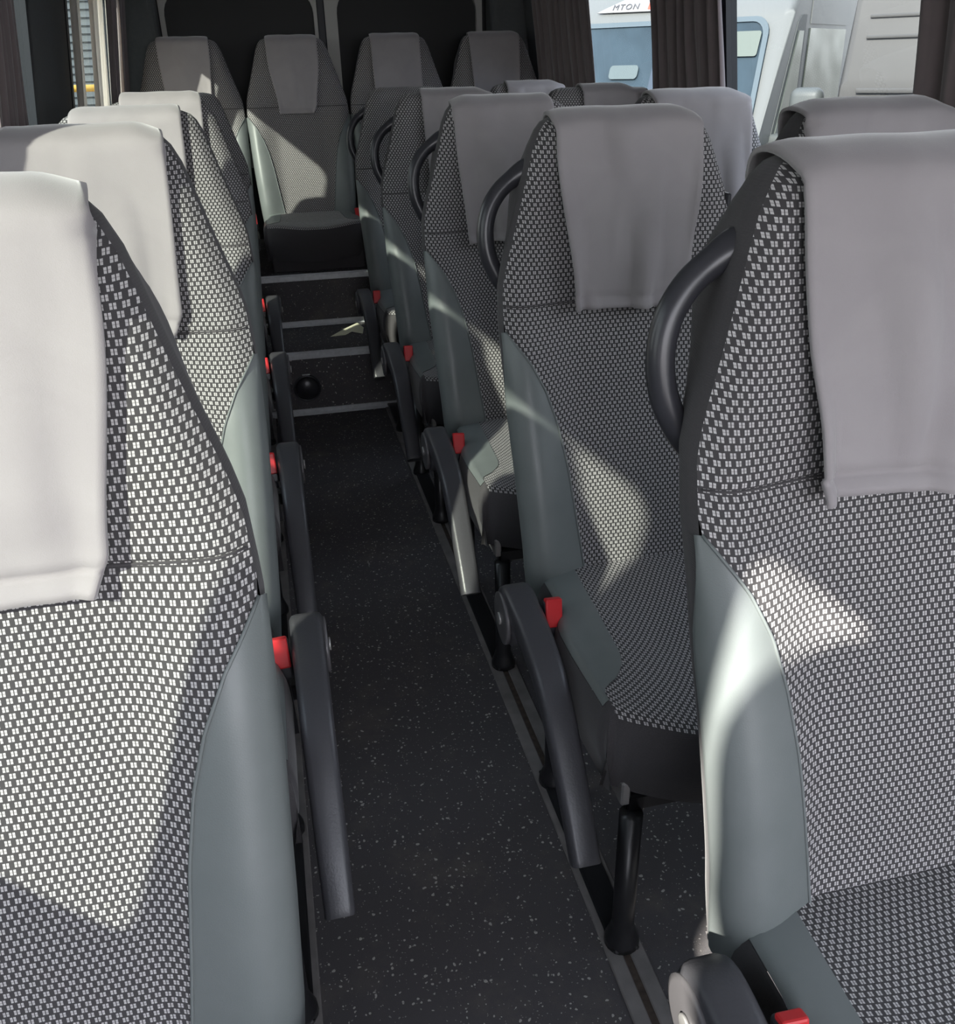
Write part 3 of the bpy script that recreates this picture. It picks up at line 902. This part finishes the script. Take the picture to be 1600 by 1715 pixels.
# white van: local frame, x across its front (0 = the corner nearest the coach's view, negative = far end), y backwards, z up
van = empty('parked_van', (3.68, 6.53, GZ), 'white van parked outside the right windows, facing the coach, windscreen and roof sign in view', 'van')
vy = Vector((.759, .650, 0)); vx = Vector((.650, -.759, 0))
van.rotation_euler = (0, 0, math.atan2(vx.y, vx.x))
bm = bmesh.new()
prof = [(.0, .35), (.0, .95), (.12, 1.12), (.62, 1.28), (1.02, 2.22), (1.35, 2.62), (2.1, 2.78), (5.4, 2.78), (5.5, .35)]
prof = [(s-.62, z) for s, z in prof]
extrude_profile(bm, prof, -2.0, 0.0, .07)
body = from_bm('van_body', bm, VANW, van, smooth=True)
body.modifiers.new('wn', 'WEIGHTED_NORMAL')
def wpt(x, z):  # on the sloping windscreen
    s = (z-1.28)/(2.22-1.28)*.40; return (x, s-.014, z)
pts = rrect(-1.0, 1.74, .90, .42, .12, .05)
ws = quad_panel('windscreen', [wpt(x, z) for x, z in pts][::-1], WSCR, van, .01)
# things seen in the cab through the windscreen
inner = rrect(-1.0, 1.74, .86, .385, .10, .05)
ringV = [Vector(wpt(x, z))+Vector((0, -.012, .004)) for x, z in pts]+[Vector(wpt(x, z))+Vector((0, -.012, .004)) for x, z in inner]
M = len(pts)
obj('windscreen_surround', ringV, [(i, M+i, M+(i+1) % M, (i+1) % M) for i in range(M)], simple('windscreen_band', (.10, .13, .15, 1), .3), ws, smooth=False)
quad_panel('rear_view_mirror', [Vector(wpt(x, z))+Vector((0, -.02, 0)) for x, z in rrect(-1.28, 1.80, .13, .05, .03)][::-1], simple('mirror_grey', (.10, .13, .135, 1), .4), ws, .01)
quad_panel('seat_headrest_shape', [Vector(wpt(x, z))+Vector((0, -.018, 0)) for x, z in rrect(-.86, 1.74, .17, .13, .06)][::-1], simple('dark_seat_blue', (.035, .055, .085, 1), .5), ws, .006)
quad_panel('rear_window_glow', [Vector(wpt(x, z))+Vector((0, -.02, 0)) for x, z in rrect(-.36, 1.98, .17, .085, .02)][::-1], simple('pale_cab_view', (.13, .155, .135, 1), .4), ws, .006)
quad_panel('cab_side_glass', [Vector(wpt(x, z))+Vector((0, -.02, 0)) for x, z in rrect(-1.78, 1.72, .07, .14, .02)][::-1], simple('pale_cab_side', (.13, .165, .14, 1), .4), ws, .006)
# roof header sign with lettering
def hpt(x, z): # on the header slope 2.22..2.62
    s = .40+(z-2.22)/.40*.33; return (x, s-.016, z)
sg_ = quad_panel('sign_board', [hpt(x, z) for x, z in ((-1.66, 2.238), (-.80, 2.230), (-.80, 2.42), (-1.15, 2.385), (-1.42, 2.335), (-1.60, 2.265))], simple('sign_white', (.30, .29, .285, 1), .5), van, .006)
cu = bpy.data.curves.new('lettering', 'FONT'); cu.body = 'MTON'; cu.size = .074; cu.extrude = .002; cu.space_character = 1.2
tmp = bpy.data.objects.new('tmp_text', cu); C.objects.link(tmp); bpy.context.view_layer.update()
lme = bpy.data.meshes.new_from_object(tmp.evaluated_get(bpy.context.evaluated_depsgraph_get())); bpy.data.objects.remove(tmp)
lme.materials.clear()
lo = bpy.data.objects.new('lettering', lme); C.objects.link(lo); lo.parent = sg_
lo.data.materials.append(simple('sign_ink', (.10, .10, .11, 1), .6))
lo.location = (-1.525, .40+.038/.40*.33-.030, 2.258); lo.rotation_euler = (math.atan2(.40, .33), 0, 0)
quad_panel('red_emblem', [Vector(hpt(x, z))+Vector((0, -.012, 0)) for x, z in rrect(-1.165, 2.288, .036, .036, .008)][::-1], simple('sign_red', (.75, .10, .06, 1), .5), sg_, .004)
# side facing the coach: quarter window, door glass, mirror, gaps
sd = lambda s, z: (.004, s, z)
quad_panel('door_frame', [sd(s, z) for s, z in ((.18, 1.30), (.52, 2.12), (.60, 2.17), (.70, 2.17), (.70, 1.30))], simple('van_door_seal', (.09, .10, .10, 1), .5), van, .012)
quad_panel('quarter_window', [Vector(sd(s, z))+Vector((.010, 0, 0)) for s, z in ((.26, 1.34), (.54, 2.06), (.64, 2.06), (.64, 1.34))], REFL, van, .01)
quad_panel('door_glass', [Vector(sd(s, z))+Vector((.006, 0, 0)) for s, z in ((.80, 1.30), (.80, 2.08), (1.72, 2.08), (1.76, 1.42), (1.60, 1.30))], REFL, van, .012)
quad_panel('upper_side_panel', [Vector(sd(s, z))+Vector((.002, 0, 0)) for s, z in ((.80, 2.11), (.80, 2.50), (1.72, 2.50), (1.72, 2.11))], VANW, van, .012)
bm = bmesh.new(); bx(bm, .10, .34, .20, .34, 1.42, 1.68, .06, 4)
mr = from_bm('wing_mirror', bm, GREYP, van, smooth=True)
bm = bmesh.new(); bx(bm, -.02, .36, .18, .32, 1.26, 1.36, .035, 3); from_bm('mirror_arm', bm, GREYP, mr, smooth=True)
for y in (.55, 4.0):
    V, Fc = tube_geo([(-.24, y, .36), (.0, y, .36)], .34, 28); obj('wheel', V, Fc, RUBBER, van)

# silver van, side on
sv = empty('parked_van', (3.86, 5.90, GZ), 'silver van with ribbed side standing at the right, seen side on', 'van')
sv.rotation_euler = (0, 0, math.atan2(-.80, .60)-math.radians(-1.0))
bm = bmesh.new()
rings = []
prof = [(0, .35), (0, 1.2), (.02, 1.7), (.10, 2.3), (.22, 2.62), (.5, 2.75), (1.4, 2.75), (1.8, 2.3), (1.9, 1.2), (1.9, .35)]
a = [bm.verts.new((.0, y, z)) for y, z in prof]; b = [bm.verts.new((5.6, y, z)) for y, z in prof]
bm.faces.new(a); bm.faces.new(b[::-1])
for i in range(len(prof)): bm.faces.new((a[i], b[i], b[(i+1) % len(prof)], a[(i+1) % len(prof)]))
bmesh.ops.bevel(bm, geom=list(bm.edges), offset=.05, segments=3, affect='EDGES', profile=.5)
from_bm('van_body', bm, VANS, sv, smooth=True).modifiers.new('wn', 'WEIGHTED_NORMAL')
for z, h, yy in ((1.98, .02, .045), (2.10, .02, .065), (1.66, .03, .0), (1.45, .03, -.01), (1.22, .03, -.01)):
    bm = bmesh.new(); bx(bm, .12, 5.4, yy-.004, yy+.03, z, z+h, .003, 2); r_ = from_bm('side_moulding', bm, VANS, sv, smooth=True)
for x in (.9, 4.4):
    V, Fc = tube_geo([(x, -.01, .36), (x, .22, .36)], .34, 28); obj('wheel', V, Fc, RUBBER, sv)

# pale blue vehicle: sloping screen edge only
bv_ = empty('blue_car', (3.60, 4.30, GZ), 'pale blue vehicle corner low in the right window, in front of the silver van', 'car')
bv_.rotation_euler = (0, 0, math.radians(-38))
bm = bmesh.new(); extrude_profile(bm, [(0, .3), (0, 1.0), (.3, 1.12), (.75, 1.62), (1.0, 1.72), (2.2, 1.72), (2.5, .9), (2.5, .3)], 0, 1.5, .05)
bmesh.ops.rotate(bm, verts=bm.verts, cent=(0, 0, 0), matrix=Matrix.Rotation(math.radians(-90), 3, 'Z'))
from_bm('car_body', bm, BLUE, bv_, smooth=True)

# left side: yard with grey ribbed shed, yellow railing and bushes
bm = bmesh.new()
bx(bm, -16, -1.6, 24, 24.2, GZ, 4.6)
for i in range(32): bx(bm, -16, -1.6, 23.95, 24, GZ+.1+i*.16, GZ+.16+i*.16)
tag(from_bm('ribbed_shed', bm, simple('shed_grey', (.10, .115, .13, 1), .6, noise=.2, nscale=2)), 'grey ribbed shed wall across the yard, seen between the left curtains', 'shed')
YEL = simple('yellow_paint', (.72, .42, .07, 1), .5)
rt = empty('yellow_railing', (-3.2, 14.0, GZ), 'yellow tubular railing outside the left rear window', 'railing')
for (x, y) in ((-1.75, 12.6), (-2.25, 12.6), (-2.75, 12.6), (-3.25, 12.6)):
    tube('post', [(x+3.2, y-14, 0), (x+3.2, y-14, 1.72)], .04, YEL, rt)
for z in (1.72, 1.15): tube('rail', [(1.45, -1.4, z), (-.05, -1.4, z)], .04, YEL, rt)
LEAF = [simple('leaf_green', (.06, .10, .05, 1), .7, noise=.4, nscale=6), simple('leaf_dark', (.04, .07, .04, 1), .7, noise=.4, nscale=6)]
def bush(loc, r, mt, label, seed):
    rnd = random.Random(seed); V = []; Fc = []
    for i in range(1500):
        d = Vector((rnd.gauss(0, 1), rnd.gauss(0, 1), rnd.gauss(0, 1))).normalized()*r*rnd.uniform(.55, 1)
        d.z = abs(d.z)*1.5
        n1 = Vector((rnd.gauss(0, 1), rnd.gauss(0, 1), rnd.gauss(0, 1))).normalized(); n2 = n1.orthogonal().normalized()
        s = r*.07; b = len(V)
        V += [d-n1*s, d+n2*s*.5, d+n1*s, d-n2*s*.5]; Fc.append((b, b+1, b+2, b+3))
    t = empty('bush', loc, label, 'bush', 'bushes in the yard on the left')
    obj('foliage', V, Fc, mt, t, smooth=False)
    tube('stem', [(0, 0, 0), (.03, 0, r)], [.05, .02], simple('bark', (.08, .06, .045, 1), .9), t)
bush((-2.45, 10.2, GZ), 1.0, LEAF[0], 'light green bush seen beside the front left curtain', 1)
bush((-3.9, 16.5, GZ), 1.3, LEAF[1], 'darker taller bush behind the light green one', 2)
